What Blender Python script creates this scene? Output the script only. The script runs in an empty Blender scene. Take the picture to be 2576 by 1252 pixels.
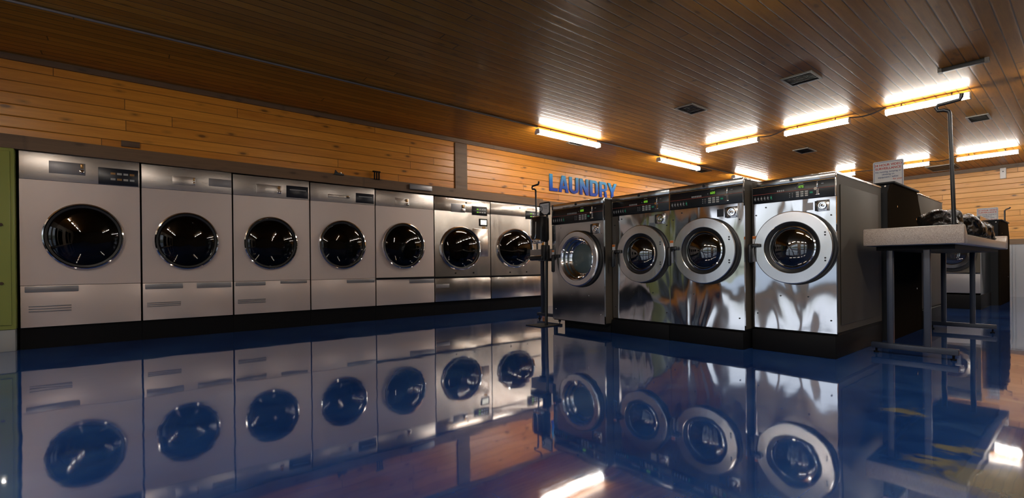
import bpy, bmesh, math, random
from mathutils import Vector, Matrix
PI = math.pi
C = bpy.context.scene.collection
scene = bpy.context.scene
random.seed(7)

# ------------------------------------------------------------------ camera
F_PX, YAW, PITCH, ROLL, SX, SY = 1186.8, math.radians(50.97), math.radians(-.11), math.radians(-.58), 2.1, 45.5
EYE = Vector((0, 0, .73))
fwd = Vector((math.cos(YAW)*math.cos(PITCH), math.sin(YAW)*math.cos(PITCH), math.sin(PITCH)))
rt0 = Vector((math.sin(YAW), -math.cos(YAW), 0)); up0 = rt0.cross(fwd)
rt = rt0*math.cos(ROLL)+up0*math.sin(ROLL); up = -rt0*math.sin(ROLL)+up0*math.cos(ROLL)
cam_d = bpy.data.cameras.new('camera'); cam = bpy.data.objects.new('camera', cam_d); C.objects.link(cam)
cam_d.sensor_fit = 'HORIZONTAL'; cam_d.sensor_width = 36; cam_d.lens = 36*F_PX/2576
cam_d.shift_x = -SX/2576; cam_d.shift_y = SY/2576; cam_d.clip_start = .02
m = Matrix((rt, up, -fwd)).transposed().to_4x4(); m.translation = EYE
cam.matrix_world = m; scene.camera = cam
def at(px, py, ax, val):                      # a pixel of the photograph on a real plane of the room
    d = fwd + rt*(px-1288-SX)/F_PX - up*(py-626-SY)/F_PX
    i = 'xyz'.index(ax); t = (val-EYE[i])/d[i]
    return EYE + d*t

# ------------------------------------------------------------------ world, exposure
scene.view_settings.view_transform = 'Standard'; scene.view_settings.look = 'None'
scene.view_settings.gamma = 1; scene.view_settings.use_curve_mapping = False
scene.view_settings.exposure = 0.5
DAY = 1.35           # brightness of the overcast sky outside the windows
TUBE = 38.0         # brightness of the fluorescent diffusers
w = bpy.data.worlds.new('world'); scene.world = w; w.use_nodes = True
nt = w.node_tree; nt.nodes.clear()
def nn(nt, t, **k):
    n = nt.nodes.new(t)
    for a, b in k.items(): setattr(n, a, b)
    return n
def ramp(nt, src, stops, interp='LINEAR'):
    r = nn(nt, 'ShaderNodeValToRGB'); r.color_ramp.interpolation = interp
    while len(r.color_ramp.elements) < len(stops): r.color_ramp.elements.new(.5)
    for e, (p, c) in zip(r.color_ramp.elements, stops):
        e.position = p; e.color = (*c, 1) if len(c) == 3 else c
    if src is not None: nt.links.new(src, r.inputs[0])
    return r
tc = nn(nt, 'ShaderNodeTexCoord'); sp = nn(nt, 'ShaderNodeSeparateXYZ'); nt.links.new(tc.outputs['Generated'], sp.inputs[0])
nz = nn(nt, 'ShaderNodeTexNoise'); nz.inputs['Scale'].default_value = 14; nz.inputs['Detail'].default_value = 6; nt.links.new(tc.outputs['Generated'], nz.inputs[0])
ma = nn(nt, 'ShaderNodeMath', operation='MULTIPLY_ADD'); nt.links.new(nz.outputs[0], ma.inputs[0]); ma.inputs[1].default_value = -.10; nt.links.new(sp.outputs[2], ma.inputs[2])
rp = ramp(nt, ma.outputs[0], [(0, (.25, .27, .23)), (.012, (.45, .47, .46)), (.05, (.86, .90, 1.0)), (.7, (.62, .76, 1.0))])
bg = nn(nt, 'ShaderNodeBackground'); bg.inputs[1].default_value = DAY; nt.links.new(rp.outputs[0], bg.inputs[0])
wo = nn(nt, 'ShaderNodeOutputWorld'); nt.links.new(bg.outputs[0], wo.inputs[0])
scene.cycles.use_denoising = True
scene.cycles.max_bounces = 8; scene.cycles.transparent_max_bounces = 12
scene.cycles.sample_clamp_indirect = 6.0
scene.cycles.caustics_reflective = False; scene.cycles.caustics_refractive = False

# ------------------------------------------------------------------ materials
def mat(name, col=(.5, .5, .5), rough=.5, metal=0, spec=.5, emit=None, es=0, coat=0, coat_r=.1):
    mt = bpy.data.materials.new(name); mt.use_nodes = True
    b = mt.node_tree.nodes['Principled BSDF']
    b.inputs['Base Color'].default_value = (*col, 1); b.inputs['Roughness'].default_value = rough
    b.inputs['Metallic'].default_value = metal; b.inputs['Specular IOR Level'].default_value = spec
    b.inputs['Coat Weight'].default_value = coat; b.inputs['Coat Roughness'].default_value = coat_r
    if emit: b.inputs['Emission Color'].default_value = (*emit, 1); b.inputs['Emission Strength'].default_value = es
    return mt
def P(mt): return mt.node_tree.nodes['Principled BSDF']
def noise(nt, vec, scale, detail=4, rough=.5, dist=0):
    n = nn(nt, 'ShaderNodeTexNoise'); n.inputs['Scale'].default_value = scale; n.inputs['Detail'].default_value = detail
    n.inputs['Roughness'].default_value = rough; n.inputs['Distortion'].default_value = dist
    nt.links.new(vec, n.inputs['Vector']); return n
def mapping(nt, scale=(1, 1, 1), src='Object', loc=(0, 0, 0)):
    t = nn(nt, 'ShaderNodeTexCoord'); m_ = nn(nt, 'ShaderNodeMapping'); m_.inputs['Scale'].default_value = scale; m_.inputs['Location'].default_value = loc
    nt.links.new(t.outputs[src], m_.inputs[0]); return m_.outputs[0]
def math_(nt, op, a, b=None, c=None):
    n = nn(nt, 'ShaderNodeMath', operation=op)
    for i, v in enumerate((a, b, c)):
        if v is None: continue
        if isinstance(v, (int, float)): n.inputs[i].default_value = v
        else: nt.links.new(v, n.inputs[i])
    return n.outputs[0]
def mixc(nt, f, a, b, mode='MIX'):
    n = nn(nt, 'ShaderNodeMix', data_type='RGBA', blend_type=mode)
    for k, v in ((0, f), (6, a), (7, b)):
        if isinstance(v, (int, float)): n.inputs[k].default_value = v
        elif isinstance(v, tuple): n.inputs[k].default_value = (*v, 1)
        else: nt.links.new(v, n.inputs[k])
    return n.outputs[2]
def bump(nt, h, strength, dist, normal=None):
    b = nn(nt, 'ShaderNodeBump'); b.inputs['Strength'].default_value = strength; b.inputs['Distance'].default_value = dist
    nt.links.new(h, b.inputs['Height'])
    if normal is not None: nt.links.new(normal, b.inputs['Normal'])
    return b.outputs[0]

def planks(name, along, across, width, c_lo, c_hi, rough, seam=.5, knot=1.0, coat=0, length=3.2, gw=.035, groove=.003, spec=.5, cr=None):
    """boards along axis `along`, counted along axis `across` (object coordinates = metres)"""
    mt = mat(name, rough=rough, coat=coat, coat_r=cr or rough*.7, spec=spec); nt = mt.node_tree; b = P(mt)
    t = nn(nt, 'ShaderNodeTexCoord'); s = nn(nt, 'ShaderNodeSeparateXYZ'); nt.links.new(t.outputs['Object'], s.inputs[0])
    A = s.outputs['xyz'.index(along)]; V = s.outputs['xyz'.index(across)]
    q = math_(nt, 'DIVIDE', V, width); idx = math_(nt, 'FLOOR', q); fr = math_(nt, 'FRACT', q)
    wn = nn(nt, 'ShaderNodeTexWhiteNoise', noise_dimensions='1D'); nt.links.new(idx, wn.inputs['W'])
    ax = math_(nt, 'DIVIDE', math_(nt, 'ADD', A, math_(nt, 'MULTIPLY', wn.outputs[0], 9.0)), length)
    bi = math_(nt, 'FLOOR', ax); bf = math_(nt, 'FRACT', ax)
    wn2 = nn(nt, 'ShaderNodeTexWhiteNoise', noise_dimensions='2D')
    cb = nn(nt, 'ShaderNodeCombineXYZ'); nt.links.new(idx, cb.inputs[0]); nt.links.new(bi, cb.inputs[1]); nt.links.new(cb.outputs[0], wn2.inputs['Vector'])
    # grain coordinates
    g = nn(nt, 'ShaderNodeCombineXYZ'); nt.links.new(math_(nt, 'MULTIPLY', A, .9), g.inputs[0]); nt.links.new(math_(nt, 'MULTIPLY', V, 14), g.inputs[1]); nt.links.new(math_(nt, 'MULTIPLY', wn2.outputs[0], 40), g.inputs[2])
    gn = noise(nt, g.outputs[0], 2.2, 6, .62, .5)
    fine = nn(nt, 'ShaderNodeCombineXYZ'); nt.links.new(math_(nt, 'MULTIPLY', A, 3), fine.inputs[0]); nt.links.new(math_(nt, 'MULTIPLY', V, 90), fine.inputs[1]); nt.links.new(idx, fine.inputs[2])
    fn = noise(nt, fine.outputs[0], 2, 3, .6)
    v = math_(nt, 'ADD', math_(nt, 'MULTIPLY', gn.outputs[0], .75), math_(nt, 'MULTIPLY', wn2.outputs[0], .38))
    v = math_(nt, 'ADD', v, math_(nt, 'MULTIPLY', fn.outputs[0], .2))
    r = ramp(nt, v, [(.35, c_lo), (.95, c_hi)])
    # knots
    kc = nn(nt, 'ShaderNodeCombineXYZ'); nt.links.new(math_(nt, 'MULTIPLY', A, 1.6), kc.inputs[0]); nt.links.new(math_(nt, 'MULTIPLY', V, 4.2), kc.inputs[1])
    kn = noise(nt, mapping(nt), 9, 3)
    vo = nn(nt, 'ShaderNodeTexVoronoi'); vo.inputs['Scale'].default_value = 2.1; nt.links.new(kc.outputs[0], vo.inputs['Vector'])
    kd = math_(nt, 'ADD', vo.outputs['Distance'], math_(nt, 'MULTIPLY', kn.outputs[0], .08))
    kr = ramp(nt, kd, [(.13, (1, 1, 1)), (.18, (.35, .35, .35)), (.29, (0, 0, 0))])
    c = mixc(nt, math_(nt, 'MULTIPLY', kr.outputs[0], .85*knot), r.outputs[0], tuple(x*.14 for x in c_lo))
    edge = math_(nt, 'MINIMUM', fr, math_(nt, 'SUBTRACT', 1, fr))
    end = math_(nt, 'MULTIPLY', math_(nt, 'MINIMUM', bf, math_(nt, 'SUBTRACT', 1, bf)), length/width)
    e = math_(nt, 'MINIMUM', edge, end)
    er = ramp(nt, e, [(gw*.4, (1, 1, 1)), (gw*1.4, (0, 0, 0))])
    c = mixc(nt, math_(nt, 'MULTIPLY', er.outputs[0], seam), c, tuple(x*.12 for x in c_lo))
    nt.links.new(c, b.inputs['Base Color'])
    # bevelled edges + slight tilt per board
    er2 = ramp(nt, edge, [(0, (0, 0, 0)), (gw*2.4, (1, 1, 1))])
    tilt = math_(nt, 'MULTIPLY', math_(nt, 'SUBTRACT', wn2.outputs[0], .5), math_(nt, 'MULTIPLY', fr, .35))
    hgt = math_(nt, 'ADD', math_(nt, 'ADD', er2.outputs[0], tilt), math_(nt, 'MULTIPLY', fn.outputs[0], .08))
    hgt = math_(nt, 'ADD', hgt, math_(nt, 'MULTIPLY', gn.outputs[0], .18))
    nb = bump(nt, hgt, .8, groove); nt.links.new(nb, b.inputs['Normal']); nt.links.new(nb, b.inputs['Coat Normal'])
    return mt
M = {}
M['ceiling'] = planks('varnished brown ceiling boards', 'x', 'y', .1, (.30, .105, .007), (.60, .25, .025), .45, seam=.95, length=7.0, knot=.6, coat=.24, groove=.0014, gw=.05, spec=.3, cr=.13)
M['wall_left'] = planks('orange pine boards', 'x', 'z', .108, (.54, .175, .010), (.88, .36, .040), .33, seam=.85, knot=.9, gw=.03)
M['wall_right'] = planks('pale pine boards', 'y', 'z', .111, (.50, .21, .035), (.84, .43, .12), .35, seam=.85, knot=1.0, gw=.03)
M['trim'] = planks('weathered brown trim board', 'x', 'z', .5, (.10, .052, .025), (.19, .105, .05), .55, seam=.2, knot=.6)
M['trim_y'] = planks('weathered brown trim board along the right wall', 'y', 'z', .5, (.10, .062, .036), (.20, .13, .08), .55, seam=.2, knot=.4)

# floor: glossy blue epoxy
def floor_mat():
    mt = mat('glossy blue epoxy floor', rough=.06); nt = mt.node_tree; b = P(mt)
    o = mapping(nt)
    n1 = noise(nt, o, .9, 7, .62, .7); n2 = noise(nt, o, 4.5, 5, .6, 1.2)
    v = math_(nt, 'ADD', math_(nt, 'MULTIPLY', n1.outputs[0], .65), math_(nt, 'MULTIPLY', n2.outputs[0], .35))
    r = ramp(nt, v, [(.36, (.008, .036, .165)), (.52, (.018, .070, .26)), (.66, (.045, .125, .33))])
    # worn smears, fine scratches and a pale ochre patch
    sm = noise(nt, mapping(nt, (1.2, 4, 1)), 2.2, 8, .72, 1.0); smr = ramp(nt, sm.outputs[0], [(.55, (0, 0, 0)), (.78, (1, 1, 1))])
    c = mixc(nt, math_(nt, 'MULTIPLY', smr.outputs[0], .45), r.outputs[0], (.09, .14, .27))
    s1 = noise(nt, mapping(nt, (2, 60, 1)), 3, 3, .6, .4); s1r = ramp(nt, s1.outputs[0], [(.66, (0, 0, 0)), (.74, (1, 1, 1))])
    s2 = noise(nt, mapping(nt, (50, 2.5, 1)), 2.4, 3, .6, .5); s2r = ramp(nt, s2.outputs[0], [(.68, (0, 0, 0)), (.76, (1, 1, 1))])
    c = mixc(nt, math_(nt, 'MULTIPLY', math_(nt, 'MAXIMUM', s1r.outputs[0], s2r.outputs[0]), .16), c, (.26, .30, .36))
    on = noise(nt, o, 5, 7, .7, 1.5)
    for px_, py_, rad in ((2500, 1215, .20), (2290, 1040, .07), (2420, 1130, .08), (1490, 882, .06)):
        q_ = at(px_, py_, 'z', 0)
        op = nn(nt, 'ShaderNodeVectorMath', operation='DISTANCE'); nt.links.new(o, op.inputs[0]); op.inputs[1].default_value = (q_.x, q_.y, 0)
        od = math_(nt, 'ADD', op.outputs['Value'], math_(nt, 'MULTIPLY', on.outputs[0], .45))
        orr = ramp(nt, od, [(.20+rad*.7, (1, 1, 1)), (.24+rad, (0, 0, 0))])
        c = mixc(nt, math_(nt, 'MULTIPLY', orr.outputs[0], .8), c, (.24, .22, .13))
    nt.links.new(c, b.inputs['Base Color'])
    sc_ = noise(nt, mapping(nt, (1, 9, 1)), 6, 6, .7); rr = ramp(nt, sc_.outputs[0], [(.35, (.03,)*3), (.75, (.068,)*3)])
    nt.links.new(rr.outputs[0], b.inputs['Roughness'])
    b.inputs['IOR'].default_value = 2.3; b.inputs['Specular IOR Level'].default_value = .5
    b.inputs['Coat Weight'].default_value = .6; b.inputs['Coat Roughness'].default_value = .03
    wv = noise(nt, o, 2.3, 2)
    h = wv.outputs[0]
    nb = bump(nt, h, .35, .0035); nt.links.new(nb, b.inputs['Normal']); nt.links.new(nb, b.inputs['Coat Normal'])
    return mt
M['floor'] = floor_mat()

def steel(name, col=(.62, .61, .61), rough=.1, wav=.5, scale=3.0, brushed=False, seed=0, dist=.02):
    mt = mat(name, col, rough, 1); nt = mt.node_tree; b = P(mt)
    oi = nn(nt, 'ShaderNodeObjectInfo')
    t = nn(nt, 'ShaderNodeTexCoord'); va = nn(nt, 'ShaderNodeVectorMath', operation='ADD')
    nt.links.new(t.outputs['Object'], va.inputs[0]); nt.links.new(oi.outputs['Location'], va.inputs[1])
    mp = nn(nt, 'ShaderNodeMapping'); mp.inputs['Scale'].default_value = (1.5, 1, .6); nt.links.new(va.outputs[0], mp.inputs[0])
    n1 = noise(nt, mp.outputs[0], scale, 1.5, .4, .6)
    nb = bump(nt, n1.outputs[0], wav, dist)
    if brushed:
        m2 = mapping(nt, (3, 3, 160)); n2 = noise(nt, m2, 3, 3)
        nb = bump(nt, n2.outputs[0], .12, .001, nb)
        rr = ramp(nt, n2.outputs[0], [(.3, (rough*.8,)*3), (.7, (rough*1.3,)*3)]); nt.links.new(rr.outputs[0], b.inputs['Roughness'])
    nt.links.new(nb, b.inputs['Normal'])
    return mt
M['steel'] = steel('buckled polished stainless steel', (.70, .69, .70), .07, .8, 2.1, dist=.021)
M['steel_dull'] = steel('darker brushed stainless steel', (.46, .46, .47), .13, .6, 1.6, dist=.018)
M['ring'] = steel('satin stainless door ring', (.80, .79, .80), .22, .15, 4)
M['chrome'] = mat('chrome', (.8, .79, .78), .07, 1)
M['lid'] = steel('stainless lid edge', (.72, .71, .70), .16, .4, 4)
M['dry_face'] = steel('grey beige satin dryer panel', (.68, .57, .52), .38, .35, 1.3, dist=.03)
P(M['dry_face']).inputs['Metallic'].default_value = .3
M['dry_band'] = steel('brushed dryer header band', (.60, .55, .51), .33, .3, 2, True)
M['dry_tag'] = mat('grey label strip', (.28, .27, .28), .4, .5)
M['dry_steel'] = steel('stainless dryer panel', (.72, .65, .59), .24, .8, 2.0, dist=.015)
M['side'] = mat('grey brown painted cabinet side', (.085, .072, .056), .6, spec=.3)
M['black'] = mat('black plinth paint', (.008, .008, .009), .5, spec=.08)
M['rubber'] = mat('black rubber', (.012, .012, .013), .45)
M['plastic'] = mat('black plastic', (.010, .010, .011), .28)
M['console'] = mat('black console panel', (.008, .009, .012), .25)
M['console_blue'] = mat('dark blue black console panel', (.008, .011, .020), .3)
M['red'] = mat('red line', (.42, .06, .035), .4)
M['key'] = mat('pale grey keys', (.42, .42, .40), .4)
M['mark'] = mat('grey printed marks', (.30, .30, .30), .5)
M['green'] = mat('green start button', (.02, .30, .17), .4)
M['led'] = mat('lit green digits', (.1, .3, .02), .4, emit=(.38, .95, .06), es=.28)
M['ledback'] = mat('display window', (.01, .02, .008), .2)
M['amber'] = mat('amber metal', (.38, .22, .09), .3, .8)
M['white'] = mat('white paint', (.72, .71, .70), .45)
M['paper'] = mat('white label', (.75, .74, .74), .5)
M['orange'] = mat('orange label', (.75, .20, .03), .5)
M['screen'] = mat('lit white display', (.6, .6, .5), .4, emit=(1, .95, .8), es=.7)
M['legs'] = mat('dark blue grey table legs', (.030, .038, .062), .35, .1)
M['pole'] = mat('black enamelled rod', (.012, .012, .014), .3)
M['kiosk'] = mat('dark brown bulkhead panel', (.022, .016, .011), .6, spec=0)
M['kiosk_cap'] = mat('charcoal bulkhead sheet', (.035, .037, .040), .55, spec=.1)
M['conduit'] = mat('grey conduit', (.17, .15, .15), .4, .5)
M['vent'] = mat('grey vent frame', (.22, .20, .17), .45, .3)
M['vent_dark'] = mat('dark vent louvres', (.035, .033, .030), .5, .2)
M['bag'] = mat('black garbage bag plastic', (.006, .006, .006), .16, spec=.4)
_n = M['bag'].node_tree; _a = noise(_n, mapping(_n, (1, 1, .5)), 13, 5, .6, 2.5); _n.links.new(bump(_n, _a.outputs[0], .6, .02), P(M['bag']).inputs['Normal'])
M['greenpaint'] = mat('olive green cabinet', (.30, .34, .085), .3)
M['greybase'] = mat('pale grey cabinet base', (.36, .37, .36), .5)
M['sign'] = mat('white sign', (.74, .74, .76), .4)
M['sign_red'] = mat('red lettering', (.55, .05, .04), .5)
M['sign_blue'] = mat('blue lettering', (.05, .09, .25), .5)
M['outer'] = mat('pale concrete outside', (.42, .42, .42), .8)
M['rear'] = mat('dark painted wall', (.10, .065, .04), .7)
M['beige'] = mat('beige wall panel', (.52, .43, .34), .4)
M['lamp'] = mat('fluorescent diffuser', (.9, .9, .9), .4, emit=(1.0, .94, .84), es=TUBE)
M['lamp_body'] = mat('white lamp housing', (.75, .73, .75), .35)
def drum_mat():
    mt = mat('perforated dark steel drum', (.16, .16, .17), .35, 1); nt = mt.node_tree
    v = nn(nt, 'ShaderNodeTexVoronoi'); v.inputs['Scale'].default_value = 75; v.inputs['Randomness'].default_value = 0; nt.links.new(mapping(nt), v.inputs['Vector'])
    r = ramp(nt, v.outputs['Distance'], [(.22, (.008,)*3), (.34, (.14, .14, .15))]); nt.links.new(r.outputs[0], P(mt).inputs['Base Color'])
    return mt
M['drum'] = drum_mat()
M['drum_dark'] = mat('dark drum interior', (.012, .010, .008), .5, .3)
M['glass_grey'] = mat('grey green glass', (.11, .15, .15), .25, coat=.3)
M['drum_grey'] = mat('smooth grey green drum', (.12, .15, .15), .6, .2)
def glass_mat(name, tint, f):
    mt = bpy.data.materials.new(name); mt.use_nodes = True; nt = mt.node_tree; nt.nodes.clear()
    tr = nn(nt, 'ShaderNodeBsdfTransparent'); tr.inputs[0].default_value = (*tint, 1)
    gl = nn(nt, 'ShaderNodeBsdfGlossy'); gl.inputs['Roughness'].default_value = .015
    fr = nn(nt, 'ShaderNodeFresnel'); fr.inputs[0].default_value = f
    mx = nn(nt, 'ShaderNodeMixShader'); nt.links.new(fr.outputs[0], mx.inputs[0]); nt.links.new(tr.outputs[0], mx.inputs[1]); nt.links.new(gl.outputs[0], mx.inputs[2])
    o = nn(nt, 'ShaderNodeOutputMaterial'); nt.links.new(mx.outputs[0], o.inputs[0]); return mt
M['glass'] = glass_mat('dark door glass', (.42, .42, .42), 2.5)
M['glass_dark'] = glass_mat('smoked door glass', (.22, .2, .18), 1.6)
M['pane'] = glass_mat('window glass', (.95, .97, .97), 1.45)
def speckle():
    mt = mat('speckled beige laminate', rough=.28); nt = mt.node_tree
    n = noise(nt, mapping(nt), 420, 2, .6); n2 = noise(nt, mapping(nt), 90, 2)
    r = ramp(nt, n.outputs[0], [(.36, (.13, .10, .085)), (.47, (.44, .37, .32)), (.62, (.56, .49, .43))])
    nt.links.new(mixc(nt, math_(nt, 'MULTIPLY', n2.outputs[0], .35), r.outputs[0], (.30, .25, .22)), P(mt).inputs['Base Color']); return mt
M['laminate'] = speckle()
def letter_mat():     # the vinyl itself fades from light blue at the top to deep blue at the foot
    mt = mat('light to deep blue sign vinyl', rough=.45, spec=.2); nt = mt.node_tree
    t = nn(nt, 'ShaderNodeTexCoord'); s = nn(nt, 'ShaderNodeSeparateXYZ'); nt.links.new(t.outputs['Object'], s.inputs[0])
    r = ramp(nt, math_(nt, 'DIVIDE', s.outputs[2], .31), [(.1, (.004, .045, .42)), (.5, (.02, .16, .60)), (.95, (.10, .42, .72))])
    nt.links.new(r.outputs[0], P(mt).inputs['Base Color']); return mt
M['letter'] = letter_mat()
def metal_wall():
    mt = mat('pale ribbed metal wall panel', (.40, .42, .45), .4, .1); return mt
M['metal_wall'] = metal_wall()

# ------------------------------------------------------------------ mesh helpers
class B:
    def __init__(s, off=(0, 0, 0)): s.bm = bmesh.new(); s.o = Vector(off)
    def v(s, p): return s.bm.verts.new(Vector(p)-s.o)
    def face(s, vs):
        try: return s.bm.faces.new(vs)
        except ValueError: return None
    def box(s, x0, x1, y0, y1, z0, z1, bev=0, open_front=False):
        x0, x1 = sorted((x0, x1)); y0, y1 = sorted((y0, y1)); z0, z1 = sorted((z0, z1))
        p = [s.v(q) for q in ((x0,y0,z0),(x1,y0,z0),(x1,y1,z0),(x0,y1,z0),(x0,y0,z1),(x1,y0,z1),(x1,y1,z1),(x0,y1,z1))]
        fs = [(3,2,1,0),(4,5,6,7),(1,2,6,5),(2,3,7,6),(3,0,4,7)] + ([] if open_front else [(0,1,5,4)])
        f = [s.face([p[i] for i in q]) for q in fs]
        if bev:
            ed = list({e for q in f for e in q.edges})
            bmesh.ops.bevel(s.bm, geom=ed, offset=bev, segments=2, affect='EDGES', profile=.5)
        return s
    def prism(s, pts, ax, a0, a1, bev=0):
        def P3(u, v_, a): return {'x': (a, u, v_), 'y': (u, a, v_), 'z': (u, v_, a)}[ax]
        A = [s.v(P3(u, v_, a0)) for u, v_ in pts]; Bq = [s.v(P3(u, v_, a1)) for u, v_ in pts]; n = len(pts)
        fs = [s.face(A), s.face(Bq[::-1])]+[s.face([A[i], Bq[i], Bq[(i+1) % n], A[(i+1) % n]]) for i in range(n)]
        if bev: bmesh.ops.bevel(s.bm, geom=list({e for f in fs for e in f.edges}), offset=bev, segments=2, affect='EDGES', profile=.5)
        return s
    def tube(s, pts, r, seg=10, cap=True):
        pts = [Vector(p) for p in pts]; rings = []; prev = None
        for i, p in enumerate(pts):
            d = (pts[min(i+1, len(pts)-1)]-pts[max(i-1, 0)]).normalized()
            if prev is None:
                a = Vector((0, 0, 1)) if abs(d.z) < .9 else Vector((1, 0, 0)); n = d.cross(a).normalized()
            else:
                n = (prev-d*prev.dot(d)).normalized()
            prev = n; b = d.cross(n)
            rings.append([s.v(p+(n*math.cos(2*PI*k/seg)+b*math.sin(2*PI*k/seg))*r) for k in range(seg)])
        for a, b in zip(rings, rings[1:]):
            for k in range(seg): s.face([a[k], a[(k+1) % seg], b[(k+1) % seg], b[k]])
        if cap: s.face(rings[0][::-1]); s.face(rings[-1])
        return s
    def cyl(s, p0, p1, r, seg=16): return s.tube([p0, p1], r, seg)
    def lathe(s, cx, cz, prof, seg=56, kx=1.0, kz=1.0, closed=False):
        """revolve (radius, y) about the Y axis through (cx, cz)"""
        R = []
        for r, y in prof:
            if r < 1e-5: R.append([s.v((cx, y, cz))])
            else: R.append([s.v((cx+r*kx*math.cos(2*PI*k/seg), y, cz+r*kz*math.sin(2*PI*k/seg))) for k in range(seg)])
        prs = list(zip(R, R[1:]))+([(R[-1], R[0])] if closed else [])
        for a, b in prs:
            for k in range(seg):
                k2 = (k+1) % seg
                if len(a) == 1: s.face([a[0], b[k], b[k2]])
                elif len(b) == 1: s.face([a[k], b[0], a[k2]])
                else: s.face([a[k], b[k], b[k2], a[k2]])
        return s
    def panel(s, x0, x1, z0, z1, cx, cz, rx, rz, y0, y1, seg=64):
        """flat panel with an elliptical hole, thickness y0..y1"""
        ang = [2*PI*k/seg for k in range(seg)]
        for X in (x0, x1):
            for Z in (z0, z1): ang.append(math.atan2(Z-cz, X-cx) % (2*PI))
        ang = sorted(ang); A = []
        for a in ang:
            c, sn = math.cos(a), math.sin(a)
            t = min(((x1 if c > 0 else x0)-cx)/c if abs(c) > 1e-9 else 1e9, ((z1 if sn > 0 else z0)-cz)/sn if abs(sn) > 1e-9 else 1e9)
            A.append([s.v((cx+c*t, y0, cz+sn*t)), s.v((cx+rx*c, y0, cz+rz*sn)), s.v((cx+rx*c, y1, cz+rz*sn)), s.v((cx+c*t, y1, cz+sn*t))])
        n = len(A)
        for i in range(n):
            a, b = A[i], A[(i+1) % n]
            for j in range(4): s.face([a[j], a[(j+1) % 4], b[(j+1) % 4], b[j]])
        return s
    def done(s, name, m_, parent=None, smooth=35, merge=True):
        if merge: bmesh.ops.remove_doubles(s.bm, verts=s.bm.verts, dist=1e-6)
        bmesh.ops.recalc_face_normals(s.bm, faces=s.bm.faces)
        me = bpy.data.meshes.new(name); s.bm.to_mesh(me); s.bm.free()
        me.materials.append(M[m_] if isinstance(m_, str) else m_)
        if smooth:
            for p in me.polygons: p.use_smooth = True
            me.set_sharp_from_angle(angle=math.radians(smooth))
        o = bpy.data.objects.new(name, me); C.objects.link(o)
        if parent: o.parent = parent
        else: o.location = s.o
        return o
def tag(o, label, cat, group=None):
    o['label'] = label; o['category'] = cat
    if group: o['group'] = group
    return o
def thing(name, label, cat, loc=(0, 0, 0), rz=0, group=None):
    o = bpy.data.objects.new(name, None); C.objects.link(o); o.location = loc; o.rotation_euler = (0, 0, rz)
    o.empty_display_size = .1
    return tag(o, label, cat, group)
def struct(name, b, m_, **k):
    o = b.done(name, m_, **k); o['kind'] = 'structure'; return o
def text(body, size, m_, parent, name, loc, rot, align='CENTER', bold=0, ext=.0008, sx=1):
    cu = bpy.data.curves.new(name, 'FONT'); cu.body = body; cu.size = size; cu.align_x = align; cu.offset = bold; cu.extrude = ext
    cu.resolution_u = 3
    t = bpy.data.objects.new(name, cu); C.objects.link(t)
    dg = bpy.context.evaluated_depsgraph_get(); me = bpy.data.meshes.new_from_object(t.evaluated_get(dg))
    bpy.data.objects.remove(t); me.materials.clear(); me.materials.append(M[m_])
    mt = Matrix.Translation(loc) @ rot.to_4x4() @ Matrix.Diagonal((sx, 1, 1, 1)); me.transform(mt)
    o = bpy.data.objects.new(name, me); C.objects.link(o); o.parent = parent; return o
R_FACE_Y = Matrix.Rotation(PI/2, 3, 'X')                  # text upright, read from -y
R_FACE_X = Matrix.Rotation(-PI/2, 3, 'Z') @ R_FACE_Y      # text upright, read from -x

# ------------------------------------------------------------------ the setting
H, YD, XF, XB, YR = 2.725, 6.248, 14.1, -3.2, -4.2
struct('floor', B().box(XB-.1, XF+.1, YR-.1, 7.7, -.1, 0), 'floor')
struct('ceiling', B().box(XB-.1, XF+.1, YR-.1, 7.7, H, H+.1), 'ceiling')
b = B(); b.box(XB-.1, XF, 6.262, 6.36, 1.86, H); b.box(5.80, XF, 6.262, 6.36, 0, 1.86); b.box(-1.5, 5.80, 7.55, 7.65, 0, 1.86); b.box(-1.5, -1.46, 6.36, 7.55, 0, 1.86); b.box(-1.5, 5.8, 6.36, 7.65, 1.86, 1.95)
b.box(XB-.1, XB+.05, 6.262, 6.36, 0, 1.86); b.box(-1.5, -1.46, 6.262, 6.36, 0, 1.86); b.box(XB+.05, -1.5, 6.262, 6.36, 0, .1)
struct('wall_left', b, 'wall_left')
struct('wall_right', B().box(XF, XF+.1, YR, 7.65, 0, H), 'wall_right')
struct('wall_rear', B().box(XB, XF, YR-.1, YR, 0, H), 'rear')
# window wall behind the camera
wins = [(-3.2, -1.8), (-1.3, .1), (1.35, 2.75), (3.0, 4.4), (4.62, 6.0)]
b = B(); b.box(XB-.12, XB, YR, 6.262, 0, .12); b.box(XB-.12, XB, YR, 6.262, 2.2, H)
ys = [YR]+[q for w_ in wins for q in w_]+[6.262]
for i in range(0, len(ys), 2): b.box(XB-.12, XB, ys[i], ys[i+1], .12, 2.2)
struct('wall_front', b, 'beige')
for i, (a, c) in enumerate(wins):
    b = B(); t = .05
    b.box(XB-.1, XB-.02, a, a+t, .12, 2.2); b.box(XB-.1, XB-.02, c-t, c, .12, 2.2); b.box(XB-.1, XB-.02, a+t, c-t, .12, .17); b.box(XB-.1, XB-.02, a+t, c-t, 2.15, 2.2)
    b.box(XB-.1, XB-.02, a+t, c-t, .88, .93)
    o = struct('window_%d' % (i+1), b, 'plastic')
    B().box(XB-.065, XB-.055, a+t, c-t, .17, 2.15).done('pane', 'pane', o)
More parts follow.
